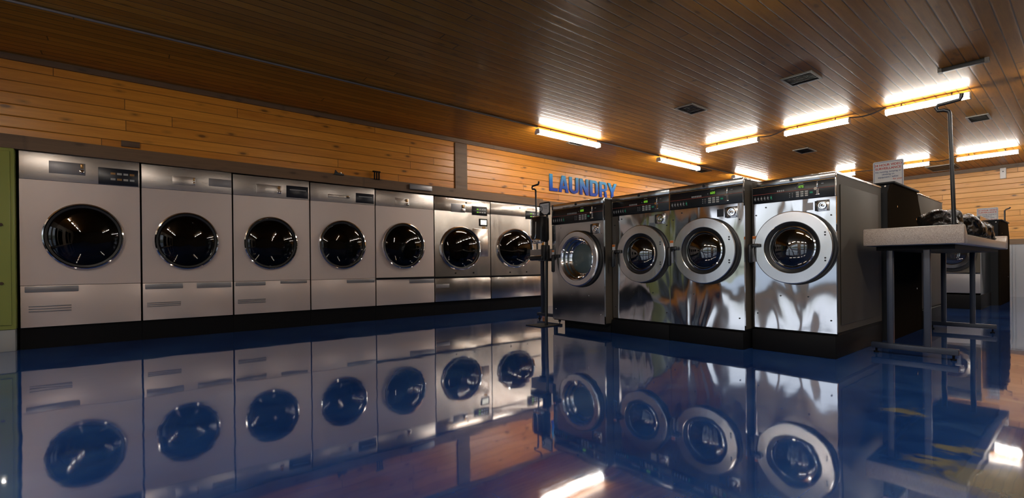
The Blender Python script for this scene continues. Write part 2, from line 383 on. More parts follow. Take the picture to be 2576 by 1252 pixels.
b = B(); b.box(XB+.05, XB+.1, 6.28, 6.34, .1, 1.86); b.box(-1.55, -1.5, 6.28, 6.34, .1, 1.86); b.box(XB+.1, -1.55, 6.28, 6.34, .1, .15); b.box(XB+.1, -1.55, 6.28, 6.34, 1.81, 1.86); b.box(-2.36, -2.31, 6.28, 6.34, .15, 1.81)
o = struct('window_6', b, 'plastic'); B().box(XB+.1, -1.55, 6.305, 6.315, .15, 1.81).done('pane', 'pane', o)
struct('ground', B().box(-40, XB-.13, -40, 7.75, -.2, -.05).box(-40, 30, 7.75, 45, -.2, -.05), 'outer')
# trims
def slope_trim(name, x0, x1, zb0, zt0, zb1, zt1, y0, y1, m_):
    b = B(); b.prism([(x0, zb0), (x1, zb1), (x1, zt1), (x0, zt0)], 'y', y0, y1); return struct(name, b, m_)
slope_trim('trim_1', -1.5, 5.75, 1.858, 1.985, 1.795, 1.925, 6.215, 6.262, 'trim')
slope_trim('trim_2', 5.75, XF, 1.80, 1.905, 1.80, 1.905, 6.235, 6.262, 'trim')
slope_trim('trim_3', XB, XF-.03, 2.668, H, 2.668, H, 6.235, 6.262, 'trim')
struct('trim_4', B().box(XF-.03, XF, YR, 6.235, 2.645, H), 'trim_y')
struct('trim_5', B().box(XF-.035, XF, YR, 6.262, 1.075, 1.185), 'trim_y')
struct('dark_strip', B().box(3.93, 4.15, 6.24, 6.262, 1.94, 2.66), 'trim')  # dark brown vertical strip on the left wall
# lower wall panels
struct('trim_7', B().box(5.80, XF-.03, 6.25, 6.262, 0, 1.80), 'beige')
b = B(); b.box(XF-.018, XF, YR, 6.25, 0, 1.075)
y = -1.5
while y < 6.2:
    b.box(XF-.032, XF-.018, y, y+.03, 0, 1.075); b.box(XF-.032, XF-.018, y+.045, y+.055, 0, 1.075); y += .23
struct('trim_8', b, 'metal_wall')

# ------------------------------------------------------------------ ceiling lights
ZL = 2.652
def light(n_, axis, c0, lo, hi, label):
    """fixture along `axis` from lo to hi at cross position c0"""
    if axis == 'x': loc = ((lo+hi)/2, c0, ZL)
    else: loc = (c0, (lo+hi)/2, ZL)
    t = thing('ceiling_light', label, 'ceiling light', loc, 0 if axis == 'x' else PI/2, 'fluorescent ceiling lights')
    L = (hi-lo)/2
    pr = [(-.045, .012), (-.043, -.014), (-.026, -.034), (0, -.040), (.026, -.034), (.043, -.014), (.045, .012)]
    B().prism(pr, 'x', -L, L).done('diffuser', 'lamp', t)
    B().box(-L-.008, L+.008, -.035, .035, .0125, .035, .004).done('housing', 'lamp_body', t)
    for s in (-1, 1): B().box(s*(L+.008), s*(L), -.047, .047, -.041, .014).done('end_cap', 'lamp_body', t)
    for s in (-.6, .6): B().cyl((s*L, 0, .034), (s*L, 0, H-ZL), .008, 8).done('hanger', 'conduit', t)
    return t
YA, XB1, XC1 = 5.0, 7.55, 12.1
def spanx(a, c): return at(*a, 'y', YA).x, at(*c, 'y', YA).x
light(1, 'x', YA, *spanx((1352, 328), (1505, 366)), 'tube light nearest the left wall, long strip left of the LAUNDRY letters')
light(2, 'x', YA, *spanx((1657, 401), (1756, 421)), 'tube light above the right end of the LAUNDRY letters, shorter looking strip')
light(3, 'x', YA, *spanx((1845, 430), (1925, 447)), 'tube light mostly hidden behind the steel washer tops in the middle of the row')
def spany(X, a, c): return sorted((at(*a, 'x', X).y, at(*c, 'x', X).y))
light(4, 'y', XB1, *spany(XB1, (1780, 378), (1907, 350)), 'tube light above the third steel washer, leftmost of the middle row of three')
light(5, 'y', XB1, *spany(XB1, (1976, 336), (2136, 300)), 'tube light in the centre of the middle row of three')
light(6, 'y', XB1, *spany(XB1, (2229, 281), (2440, 237)), 'largest tube light, rightmost of the middle row, behind the hooked rod top')
light(7, 'y', XC1, *spany(XC1, (2408, 402), (2562, 380)), 'tube light at the far right, nearest the pale pine wall')
light(8, 'y', XC1, *spany(XC1, (2258, 424), (2338, 408)), 'far tube light just right of the white surveillance sign')
light(9, 'y', XC1, *spany(XC1, (2105, 447), (2152, 437)), 'small far tube light peeking over the rightmost steel washer')
for k, (X, y0) in enumerate(((XB1, -.42), (XB1, -1.65), (XB1, -2.9), (XC1, -.45), (XC1, -1.7), (3.0, .75), (3.0, -.5), (3.0, -1.75), (3.0, -3.0), (-1.6, 3.3), (-1.6, 2.0), (-1.6, .7), (-1.6, -.6), (-1.6, -1.9))):  # extra fixtures out of view, added to brighten the room
    light(10+k, 'y', X, y0, y0+.8, 'unseen tube light added to brighten the room')
# conduits
def wire(name, pts, r, label, cat='conduit', m_='conduit', group='conduits between the ceiling lights'):
    p0 = Vector(pts[0]); b = B(p0); b.tube(pts, r, 8); return tag(b.done(name, m_), label, cat, group)
def conduit_x(x0, x1, label): wire('conduit', [(x0, YA, H-.012), (x1, YA, H-.012)], .011, label)
ax = [spanx((1352, 328), (1505, 366)), spanx((1657, 401), (1756, 421)), spanx((1845, 430), (1925, 447))]
conduit_x(-2.6, ax[0][0], 'long thin conduit crossing the dark ceiling to the left tube light')
conduit_x(ax[0][1]-.02, ax[1][0], 'grey conduit between the two tube lights near the left wall')
conduit_x(ax[1][1]-.02, ax[2][0], 'grey conduit from the tube light over the letters toward the washer tops')
by = [spany(XB1, (1780, 378), (1907, 350)), spany(XB1, (1976, 336), (2136, 300)), spany(XB1, (2229, 281), (2440, 237))]
def cable(X, y1, y0, label, sag=.03):
    pts = []
    for i in range(11):
        t = i/10; pts.append((X, y1+(y0-y1)*t, ZL+.035+.03*t-.035*math.sin(PI*t)))
    wire('conduit', pts, .010, label)
cable(XB1, by[0][0], by[1][1], 'grey cable joining the left and centre lights of the middle row')
cable(XB1, by[1][0], by[2][1], 'grey cable joining the centre and rightmost lights of the middle row')
cy = [spany(XC1, (2105, 447), (2152, 437)), spany(XC1, (2258, 424), (2338, 408)), spany(XC1, (2408, 402), (2562, 380))]
cable(XC1, cy[0][0], cy[1][1], 'grey cable passing behind the near surveillance sign')
cable(XC1, cy[1][0], cy[2][1], 'grey cable between the two far right tube lights')
# unlit strip
a, c = at(2360, 181, 'z', H-.02), at(2488, 148, 'z', H-.02)
t = thing('ceiling_track', 'thin dark unlit track on the ceiling before the largest tube light', 'ceiling track', (a.x, (a.y+c.y)/2, H))
B().box(-.03, .03, -(a.y-c.y)/2, (a.y-c.y)/2, -.035, 0, .004).done('channel', 'vent_dark', t)
for s in (-1, 1): B().box(-.035, .035, s*(a.y-c.y)/2, s*((a.y-c.y)/2-.03), -.038, 0).done('end_cap', 'vent', t)

# ceiling vents
def vent(px, label, n=7, big=False):
    ps = [at(*p, 'z', H) for p in px]
    x0, x1 = min(p.x for p in ps), max(p.x for p in ps); y0, y1 = min(p.y for p in ps), max(p.y for p in ps)
    cx, cy_ = (x0+x1)/2, (y0+y1)/2; hx, hy = (x1-x0)/2, (y1-y0)/2
    t = thing('ceiling_vent', label, 'ceiling vent', (cx, cy_, H), 0, 'ceiling vents')
    b = B(); f = .022
    b.box(-hx, hx, -hy, -hy+f, -.012, 0); b.box(-hx, hx, hy-f, hy, -.012, 0); b.box(-hx, -hx+f, -hy+f, hy-f, -.012, 0); b.box(hx-f, hx, -hy+f, hy-f, -.012, 0)
    b.done('frame', 'vent', t)
    B().box(-hx+f, hx-f, -hy+f, hy-f, -.003, 0).done('backing', 'vent_dark', t)
    b = B()
    for i in range(n):
        yy = -hx+f+(2*(hx-f))*(i+.5)/n
        b.prism([(yy-.012, -.010), (yy+.002, -.003), (yy+.006, -.003), (yy-.008, -.010)], 'y', -hy+f, hy-f)
    b.done('louvres', 'vent' if big else 'vent_dark', t)
vent([(1968, 203), (2027, 180), (2062, 190), (2003, 213)], 'largest dark ceiling vent, nearest the camera above the steel washers')
vent([(1698, 271), (1740, 259), (1781, 274), (1738, 287)], 'diamond looking ceiling vent right of the left wall tube lights')
vent([(2428, 295), (2487, 285), (2495, 297), (2443, 307)], 'ceiling vent right of the black hooked rod', 10)
vent([(1994, 378), (2030, 371), (2049, 377), (2016, 386)], 'small far ceiling vent below the centre tube light')
vent([(2335, 425), (2397, 411), (2412, 417), (2347, 431)], 'long far ceiling vent crossed by the black hooked rod', 5, True)
vent([(1428, 357), (1440, 354), (1470, 362), (1458, 366)], 'thin ceiling vent just behind the left tube light')
vent([(1740, 425), (1775, 425), (1778, 431), (1758, 432)], 'tiny dark ceiling vent at the end of the second tube light')

# ------------------------------------------------------------------ tumble dryers
dx = [-.80, .09, .92, 1.77, 2.63, 3.55, 4.60, 5.75]
dh = [1.848, 1.837, 1.825, 1.817, 1.805, 1.797, 1.794]
doors = [(104,313,512,678),(387,550,534,678),(612,748,545,678),(801,919,554,677),(961,1067,560,676),(1107,1208,569,679),(1249,1341,575,673)]
dlabel = ['largest dryer in the row, beside the green cabinet, with multi line black panel',
          'second dryer from the green cabinet, with brass latch and striped grey strip',
          'third dryer from the green cabinet, dark blue panel at its top right corner',
          'fourth dryer, middle of the seven, small dark panel at the top right',
          'fifth dryer from the green cabinet, the one without a black control panel',
          'sixth dryer, glossy door and small lit white display under its panel',
          'last dryer of the row, farthest right, behind the hooked rod']
def rect(px, py, px2, py2, X, y=YD):
    a, c = at(px, py, 'y', y), at(px2, py2, 'y', y); return a.x-X, c.x-X, min(a.z, c.z), max(a.z, c.z)
panels = {0: (247,420,350,470), 2: (720,466,775,500), 3: (895,485,942,513), 5: (1187,518,1225,543), 6: (1322,530,1358,553)}
latches = {0: (170,408,215,442), 1: (470,445,492,468), 2: (675,465,708,490), 3: (850,490,880,500), 4: (1000,498,1028,520), 5: (1140,512,1170,535)}
strips = {0: [(62,718,198,738)], 1: [(365,712,460,730),(495,710,582,727)], 2: [(592,706,668,722),(705,706,772,716)], 3: [(872,702,942,714)], 4: [(1030,702,1092,714)], 5: [(1095,715,1130,727)], 6: []}
grooves = {0: (72,768,180,784), 1: (370,760,455,770), 2: (598,753,668,762)}
for i in range(7):
    x0, x1 = dx[i], dx[i+1]; X = (x0+x1)/2; hw = (x1-x0)/2-.008; h = dh[i]; zb = .203
    t = thing('tumble_dryer', dlabel[i], 'dryer', (X, YD, 0), 0, 'tumble dryers along the left wall')
    l, r, tp, bt = doors[i]
    pc = at((l+r)/2, (tp+bt)/2, 'y', YD); L_, R_ = at(l, (tp+bt)/2, 'y', YD), at(r, (tp+bt)/2, 'y', YD)
    rx = (R_.x-L_.x)/2; cx = (L_.x+R_.x)/2-X; cz = pc.z; rz = (at((l+r)/2, tp, 'y', YD).z-at((l+r)/2, bt, 'y', YD).z)/2
    face = 'dry_face' if i < 5 else 'dry_steel'
    zs, zband = .592-.004*i, 1.588
    B().box(-hw, hw, .022, 1.1, zb, h, open_front=True).done('cabinet', 'side', t)
    B().panel(-hw, hw, zs+.004, zband-.002, cx, cz, rx*.93, rz*.93, 0, .02).done('front_panel', face, t)
    B().box(-hw, hw, -.002, .02, zband, h, .003).done('header_band', 'dry_band' if i < 5 else 'dry_steel', t)
    B().box(-hw, hw, -.002, .02, zb, zs, .003).done('lower_panel', face, t)
    b = B(); b.box(-hw-.007, hw+.007, .025, 1.05, 0, zb); b.done('plinth', 'black', t)
    # door
    d = B().lathe(cx, cz, [(.98, -.003), (1.0, -.018), (.985, -.030), (.95, -.034), (.93, -.026), (.915, -.012), (.93, -.003)], 72, rx, rz, closed=True).done('door', 'chrome', t)
    B().lathe(cx, cz, [(.93, -.004), (.925, -.02), (.87, -.016), (.85, -.004)], 72, rx, rz, closed=True).done('gasket', 'rubber', d)
    B().lathe(cx, cz, [(.87, -.014), (.8, -.030), (.6, -.052), (.35, -.066), (.001, -.071)], 64, rx, rz).done('door_glass', 'glass_dark', d)
    B().lathe(cx, cz, [(.86, .0), (.86, .45), (.001, .45)], 48, rx, rz).done('drum', 'drum_dark', d)
    if i in panels:
        a, c, z0, z1 = rect(*panels[i], X); c = min(c, hw-.01)
        p = B().box(a, c, -.008, 0, z0, z1, .003).done('control_panel', 'console_blue' if i < 5 else 'console', t)
        wd, hg = c-a, z1-z0
        if i in (0, 5, 6):
            for ky, kk in ((.62, 4), (.28, 4)):
                for j in range(kk):
                    q = a+wd*(.30+.16*j)
                    B().box(q, q+wd*.12, -.0095, -.008, z0+hg*ky, z0+hg*(ky+.12)).done('key', ('key' if j != 0 else 'led') if i >= 5 else ('key' if (j+int(ky*10)) % 3 else 'amber'), p)
        else:
            B().box(a+wd*.15, c-wd*.1, -.0095, -.008, z0+hg*.62, z0+hg*.70).done('display', 'mark', p)
    if i in latches:
        a, c, z0, z1 = rect(*latches[i], X); wd, hg = c-a, z1-z0
        p = B().box(a-.13 if i < 4 else a-.04, c, -.006, 0, z0, z1, .002).done('coin_slot', 'dry_tag' if i in (0, 5) else 'dry_band', t)
        B().box(c-wd*.35, c-wd*.05, -.03, -.006, z0+hg*.1, z0+hg*.45, .006).done('coin_return', 'chrome', p)
        B().box(c-wd*.28, c-wd*.1, -.02, -.006, z0+hg*.55, z0+hg*.95, .004).done('coin_entry', 'amber', p)
    if i == 1:
        a, c, z0, z1 = rect(525, 448, 582, 472, X); B().box(a, c, -.006, 0, z0, z1, .002).done('label_strip', 'dry_tag', t)['label'] = 'striped grey strip'
    for q in strips[i]:
        a, c, z0, z1 = rect(*q, X); z0 += .025; z1 = min(z1, zs-.006); a = max(a, -hw+.01); c = min(c, hw-.006)
        B().box(a, c, -.010, -.002, z0, z1, .004).done('handle_strip', 'dry_tag', t)
    if i in grooves:
        a, c, z0, z1 = rect(*grooves[i], X)
        for k in range(3): 
            zz = z0+(z1-z0)*(.2+.3*k); B().box(a, c, -.009, -.002, zz, zz+.010, .002).done('vent_slot', 'dry_tag', t)
    if i >= 4: B().box(-hw-.005, hw+.005, -.022, -.002, zs-.012, zs+.012, .003).done('black_rail', 'black', t)
    if i >= 5:
        a = hw*.72
        B().box(a-.20, a+.09, -.012, 0, 1.02-.13 if i == 5 else .85, 1.34 if i == 5 else .9, .003).done('hinge_plate', 'dry_steel', t)
        b = B()
        for s in (-.3, .35): b.cyl((hw*s, -.006, zs+.06), (hw*s, 0, zs+.06), .012, 12)
        b.cyl((hw*.1, -.006, h-.06), (hw*.1, 0, h-.06), .012, 12); b.done('screw', 'black', t)
    if i == 5:
        a, c, z0, z1 = rect(1208, 553, 1223, 566, X)
        p = B().box(a-.02, c+.02, -.010, 0, z0-.02, z1+.02, .003).done('display_frame', 'black', t); B().box(a, c, -.013, -.010, z0, z1).done('display', 'screen', p)
        B().box(a+.04, a+.10, -.006, 0, z0-.09, z0-.03).done('sticker', 'amber', t)
# small things on the ledge above the dryers
a = at(938, 452, 'y', 6.2); bx = thing('wall_bracket', 'black two pronged bracket on the trim above the fourth and fifth dryers', 'bracket', (a.x, 6.215, 1.935))
B().box(0, .11, -.02, 0, .10, .12, .003).done('crossbar', 'black', bx)
for q in (.018, .05, .082): B().box(q, q+.016, -.02, 0, 0, .10, .003).done('prong', 'black', bx)
a = at(840, 442, 'y', 6.2); bx = thing('valve', 'small dark broken valve on the trim board above the fourth dryer', 'valve', (a.x, 6.215, 1.94))
B().prism([(0, .0), (.13, .0), (.13, .022), (.05, .03), (.02, .065), (.012, .02)], 'y', -.02, 0, .002).done('body', 'vent_dark', bx)
B().cyl((.09, -.01, .022), (.09, -.01, .04), .009).done('stem', 'chrome', bx)
a = at(1030, 458, 'y', 6.2); o = B((a.x, 6.2, 1.86)); o.box(a.x, a.x+.36, 6.185, 6.215, 1.855, 1.925, .004); o = o.done('raceway', 'dry_tag'); tag(o, 'short grey metal raceway on the trim above the fifth dryer', 'raceway')
a = at(305, 372, 'y', 6.24); o = B((a.x, 6.24, 2.0)); o.box(a.x, a.x+.15, 6.24, 6.262, 1.995, 2.055, .003); tag(o.done('wood_block', 'trim'), 'dark brown wood block on the pine wall above the first dryer', 'wood block')
# green cabinet
t = thing('storage_cabinet', 'olive green cabinet with pale grey base at the left edge', 'cabinet', (-1.14, 6.20, 0))
B().box(-.31, .325, 0, 1.2, .2, 1.85, .008).done('body', 'greenpaint', t)
B().box(-.31, .318, .012, 1.2, 0, .198, .004).done('base', 'greybase', t)
B().box(-.29, .30, -.012, -.001, .24, 1.82, .006).done('door', 'greenpaint', t)
b = B()
for z in (.62, 1.15): b.cyl((.24, -.012, z), (.24, -.02, z), .014, 12)
b.done('knob', 'chrome', t)

# ------------------------------------------------------------------ washing machines (local x = right as seen, y = depth)
def washer(label, X, y_left, y_right, z0, h, dc, dr, digits, depth=1.2, kind='black', plinth=True, note=None, vib=6):
    w_ = y_left-y_right; hw = w_/2; k = w_/.69
    t = thing('washing_machine', label, 'washing machine', (X, (y_left+y_right)/2, 0), -PI/2, 'stainless steel washing machines')
    cx = (y_left+y_right)/2-dc[0]; cz = dc[1]; r = dr
    lid = h-.052*k; con0 = lid-.155*k; st = 'steel' if kind == 'black' else 'steel_dull'
    B().box(-hw+.004, hw-.004, .025, depth, z0+.005, h-.003, .004).done('cabinet', 'side', t) if False else B().box(-hw+.004, hw-.004, .022, depth, z0+.005, h-.003, open_front=True).done('cabinet', 'side', t)
    B().panel(-hw, hw, z0, con0-.004, cx, cz, r*.80, r*.80, 0, .022).done('front_panel', st, t)
    c = B().box(-hw+.004, hw-.002, -.002, .022, con0, lid, .002).done('console', 'console', t)
    b = B(); b.box(-hw, hw, -.006, .022, lid+.001, h, .003); b.box(-hw, hw, .022, depth, h-.012, h+.002); l = b.done('lid', 'lid', t)
    B().lathe(cx*0, (lid+h)/2, [(.001, -.012), (.013*k, -.012), (.013*k, -.005)], 20).done('lock', 'plastic', l)
    B().box(-.05*k, .03*k, .35, .43, h+.003, h+.035, .003).done('lid_box', 'vent', t)
    for s in (-1, 1): B().box(s*hw, s*(hw-.004), -.005, -.001, con0, lid).done('console_edge', 'chrome', c)
    if depth > 1.2: B().box(hw, hw+.0025, .10, depth-.12, z0+.06, h-.09, .001).done('side_panel', 'side', t)
    # console print
    ch = lid-con0
    def CX(u): return -hw+u*w_
    def CZ(v): return con0+v*ch
    B().box(CX(.01), CX(.99), -.0035, -.002, CZ(.52), CZ(.535)).done('red_line', 'red', c)
    B().box(CX(.01), CX(.99), -.0035, -.002, CZ(.955), CZ(.975)).done('gold_line', 'amber', c)
    B().box(CX(.575), CX(.655), -.0035, -.002, CZ(.62), CZ(.86)).done('display', 'ledback', c)
    text(digits, ch*.19, 'led', c, 'display_digits', (CX(.615), -.0045, CZ(.645)), R_FACE_Y, bold=.0006)
    b = B()
    for j in range(vib): b.box(CX(.325+.024*j), CX(.325+.024*j+.017), -.0035, -.002, CZ(.56), CZ(.655))
    b.box(CX(.585), CX(.64), -.0035, -.002, CZ(.89), CZ(.915)); b.box(CX(.545), CX(.553), -.0035, -.002, CZ(.66), CZ(.71)); b.box(CX(.845), CX(.87), -.0035, -.002, CZ(.74), CZ(.78))
    b.done('printed_name', 'mark', c)
    for rr in range(3):
        for cc in range(3):
            B().box(CX(.555+.052*cc), CX(.555+.052*cc+.037), -.005, -.002, CZ(.14+.115*rr), CZ(.14+.115*rr+.085), .001).done('key', 'key', c)
    b = B()
    for rr in range(3):
        for cc in range(2): b.box(CX(.475+.032*cc), CX(.475+.032*cc+.010), -.0035, -.002, CZ(.17+.10*rr), CZ(.17+.10*rr+.04))
    b.done('indicator_marks', 'mark', c)
    B().box(CX(.715), CX(.75), -.005, -.002, CZ(.27), CZ(.37), .001).done('start_button', 'green', c)
    for j in range(6):
        b = B(); q = .03+.042*j
        b.box(CX(q), CX(q+.018), -.0035, -.002, CZ(.22), CZ(.34)); b.box(CX(q+.004), CX(q+.024), -.0035, -.002, CZ(.17), CZ(.19))
        b.box(CX(q+.006), CX(q+.012), -.0035, -.002, CZ(.375), CZ(.395))
        b.done('icon', 'green' if j == 5 else 'mark', c)
    # coin slot hardware on the console
    q = CX(.80); b = B(); b.box(q-.006, q+.006, -.010, -.002, CZ(.55), CZ(.88), .002); b.cyl((q-.008, -.016, CZ(.50)), (q-.008, -.002, CZ(.50)), .012, 14)
    b.box(q-.004, q+.001, -.006, -.002, CZ(.2), CZ(.5)); b.box(q+.005, q+.010, -.006, -.002, CZ(.2), CZ(.5)); b.box(q-.016, q+.018, -.010, -.002, CZ(.14), CZ(.2), .002)
    b.done('coin_slot', 'chrome', c)
    # coin box lock plate
    pz = con0-.075*k; px_ = hw-.095*k; s_ = .048*k
    p = B().box(px_-s_, px_+s_, -.008, 0, pz-s_, pz+s_, .002).done('lock_plate', 'lid', t)
    B().lathe(px_, pz, [(.034*k, -.008), (.034*k, -.014), (.030*k, -.022), (.024*k, -.022), (.022*k, -.012), (.012*k, -.012), (.012*k, -.022), (.001, -.024)], 28).done('lock_ring', 'chrome', p)
    B().box(px_-s_-.012*k, px_-s_, -.012, 0, pz-s_*.9, pz+s_*.9, .001).done('plate_edge', 'plastic', p)
    b = B()
    for sx in (-1, 1):
        for sz in (-1, 1): b.cyl((px_+sx*s_*.82, -.012, pz+sz*s_*.82), (px_+sx*s_*.82, -.008, pz+sz*s_*.82), .005*k, 10)
    b.done('screw', 'plastic', p)
    if note: B().box(px_-s_-.085*k, px_-s_-.03*k, -.003, 0, pz-.03*k, pz+.035*k).done('sticker', note, t)
    # face screws
    for (u, v_) in ((.05, con0-.10), (.18, con0-.04), (.95, con0-.145), (cx/w_+.5-.16, cz-r-.10), (cx/w_+.5+.17, cz-r-.10), (.06, z0+.12), (.94, z0+.10)):
        B().cyl((CX(u), -.005, v_), (CX(u), 0, v_), .006, 10).done('face_screw', 'plastic' if kind == 'black' else 'chrome', t)
    # door: black hinge housing set to the right, ring in front
    d = B().lathe(cx+.022*k, cz-.006, [(r*.80, -.002), (r*1.01, -.002), (r*1.005, -.018), (r*.985, -.024), (r*.80, -.024)], 72, closed=True).done('door_housing', 'rubber', t)
    if kind == 'black':
        B().lathe(cx, cz, [(r*.705, -.028), (r*.705, -.047), (r*.715, -.050), (r*.975, -.048), (r*.995, -.044), (r, -.036), (r*.99, -.028)], 96, closed=True).done('door_ring', 'ring', d, smooth=12)
        B().lathe(cx, cz, [(r*.708, -.040), (r*.708, -.005), (r*.58, .015), (r*.565, -.020), (r*.61, -.034), (r*.68, -.043)], 72, closed=True).done('gasket', 'rubber', d)
        B().lathe(cx, cz, [(r*.575, -.022), (r*.59, -.032), (r*.56, -.036), (r*.545, -.024)], 72, closed=True).done('inner_ring', 'chrome', d)
        B().lathe(cx, cz, [(r*.555, -.026), (r*.50, -.044), (r*.38, -.064), (r*.2, -.078), (.001, -.083)], 56).done('door_glass', 'glass', d)
        B().lathe(cx, cz, [(r*.57, -.02), (r*.57, .04), (r*.75, .05), (r*.75, .42), (.001, .44)], 56).done('drum', 'drum', d)
    else:
        B().lathe(cx, cz, [(r*.76, -.028), (r*.76, -.040), (r*.79, -.050), (r*.95, -.050), (r*.99, -.043), (r, -.036), (r*.99, -.028)], 96, closed=True).done('door_ring', 'ring', d, smooth=12)
        B().lathe(cx, cz, [(r*.77, -.038), (r*.74, -.046), (r*.70, -.036), (r*.69, .0), (r*.64, .015), (r*.62, .06), (r*.56, .075), (r*.53, .06), (r*.51, .09), (r*.51, .11)], 72).done('funnel', 'chrome', d)
        B().lathe(cx, cz, [(r*.52, .07), (r*.40, .055), (r*.2, .045), (.001, .042)], 56).done('door_glass', 'glass_grey', d)
        B().lathe(cx, cz, [(r*.60, .10), (r*.66, .13), (r*.66, .17), (.001, .175)], 56).done('drum', 'drum_grey', d)
    for s in (.30, .37, -.30, -.37): B().lathe(cx+r*.82, cz+r*s, [(.001, -.055), (.006*k, -.054), (.0075*k, -.049)], 14).done('hinge_bolt', 'plastic' if kind == 'black' else 'chrome', d)
    # handle
    hx = cx-r*1.0
    b = B(); b.box(hx-.032*k, hx+.004*k, -.105, -.070, cz-.135*k, cz+.045*k, .014*k); b.box(hx-.030*k, hx+.06*k, -.085, -.051, cz+.012*k, cz+.046*k, .008*k)
    b.box(hx-.026*k, hx-.006*k, -.08, -.04, cz+.0*k, cz+.04*k, .005)
    b.done('handle', 'plastic', d)
    # warning label between machines
    B().box(-hw-.001, -hw+.035, -.003, -.0005, cz-.11, cz+.11).done('warning_label', 'paper', t)
    B().box(-hw-.001, -hw+.035, -.004, -.003, cz+.085, cz+.108).done('warning_stripe', 'orange', t)
    if plinth:
        B().box(-hw+.001, hw-.001, -.028, depth, 0, z0-.018, .004).done('plinth', 'black', t)
        B().box(-hw, hw, .03, depth, z0-.018, z0+.004).done('plinth_gap', 'black', t)
    else:
        B().box(-hw+.10, hw, .10, depth, 0, z0+.004, .003).done('plinth', 'black', t)
        B().box(-hw, hw, .02, .10, z0-.012, z0+.004).done('front_skirt', 'black', t)
    return t
def dctr(px, py, X): p = at(px, py, 'x', X); return (p.y, p.z)
washer('leftmost and darkest steel washer with a deep chrome door funnel', 3.93, 4.095, 3.300, .098, 1.455, dctr(1446, 650, 3.86), .315, '600', kind='grey', plinth=False, vib=8)
washer('second steel washer from the left, its display reading 600, joined to a larger looking neighbour', 4.06, 3.290, 2.588, .163, 1.468, dctr(1606, 638, 3.99), .292, '600', note='key')
washer('third steel washer from the left with rippled reflections right of its door', 4.06, 2.586, 1.880, .163, 1.468, dctr(1764, 630, 3.99), .298, '600', note='console_blue')
washer('rightmost steel washer, display reading 475, brown side showing beside the table', 4.17, 1.856, 1.237, .188, 1.428, dctr(1987, 622, 4.10), .293, '475', depth=1.22, note='dry_tag', vib=4)
# seams on the exposed side of the last washer
# ------------------------------------------------------------------ bulkheads and rear washers
def bulkhead(label, x0, x1, ytop, y0, h, prof=True):
    t = thing('bulkhead_cabinet', label, 'bulkhead cabinet', ((x0+x1)/2, y0, 0)); hw = (x1-x0)/2
    pts = [(-hw, 0), (hw, 0), (hw, h-.26), (hw-.20, h-.012), (-hw+.09, h-.012), (-hw, h-.10)]
    B().prism(pts, 'y', -.004, .02, .002).done('end_panel', 'kiosk', t)
    pts2 = [(u*(1 if u > 0 else .985), z) for u, z in pts]
    B().prism(pts2, 'y', .021, ytop-y0).done('body', 'kiosk_cap', t)
    B().box(-hw+.07, hw-.17, -.02, ytop-y0, h-.011, h+.006, .003).done('cap', 'kiosk_cap', t)
    for (u, z) in ((-hw*.62, h-.22), (hw*.62, h-.30), (hw*.62, .45)): B().cyl((u, -.006, z), (u, 0, z), .010, 12).done('screw', 'chrome', t)
    for s in (.10, .16, .22): B().cyl((-hw+.075-.012, s-.05, h-.035), (-hw+.06, s-.05, h-.035), .008, 10).done('front_screw', 'chrome', t)
    return t
bulkhead('tall dark brown bulkhead between the rightmost steel washer and the folding table', 5.49, 6.72, 3.25, 1.195, 1.485)
t = thing('washing_machine', 'brown sided washer behind the tall bulkhead, only its side showing', 'washing machine', (8.05, 1.85, 0), PI/2, 'rear facing washing machines')
B().box(-.63, -.01, .03, 1.31, .20, 1.475, .004).done('cabinet', 'side', t)
B().box(-.63, -.01, -.0, .03, .20, 1.475, .004).done('front_panel', 'steel_dull', t)
B().box(-.66, -.01, -.03, 1.31, 0, .195, .004).done('plinth', 'black', t)
B().box(-.635, -.008, .0, 1.31, 1.476, 1.488, .002).done('lid', 'lid', t)
# second island
def far_washer(label, X, yl, yr):
    w_ = yl-yr; hw = w_/2
    t = thing('washing_machine', label, 'washing machine', (X, (yl+yr)/2, 0), -PI/2, 'washing machines of the far island')
    cz, r = .86, .235; cx = (yl+yr)/2-1.285
    B().box(-hw, hw, .022, 1.12, .22, 1.42, open_front=True).done('cabinet', 'steel_dull', t)
    B().panel(-hw, hw, .56, 1.24, cx if abs(cx) < hw-.26 else 0, cz, r*.7, r*.7, 0, .02).done('front_panel', 'side', t)
    cx = cx if abs(cx) < hw-.26 else 0
    B().box(-hw, hw, 0, .02, 1.245, 1.42, .003).done('console', 'console', t)
    B().box(-hw, hw, -.004, .02, .545, .556).done('chrome_line', 'chrome', t)
    B().box(-hw, hw, 0, .02, .245, .54, .003).done('lower_panel', 'dry_tag', t)
    B().box(-hw-.005, hw+.005, -.01, 1.10, 0, .22, .003).done('plinth', 'black', t)
    d = B().lathe(cx, cz, [(r*.8, -.002), (r*1.18, -.002), (r*1.18, -.02), (r*.8, -.03)], 56, closed=True).done('door_housing', 'rubber', t)
    B().lathe(cx, cz, [(r*.74, -.03), (r*.76, -.055), (r*.97, -.055), (r, -.04), (r*.99, -.03)], 56, closed=True).done('door_ring', 'chrome', d)
    B().lathe(cx, cz, [(r*.76, -.035), (r*.55, -.06), (r*.3, -.07), (.001, -.075)], 40).done('door_glass', 'glass', d)
    B().lathe(cx, cz, [(r*.76, -.0), (r*.72, .3), (.001, .32)], 40).done('drum', 'drum', d)
    return t
far_washer('far washer seen under the folding table, chrome door ring and beige lower panel', 10.0, 1.72, 1.092)
bulkhead('small far bulkhead carrying the second surveillance sign', 11.15, 12.5, 2.2, .985, 1.42)

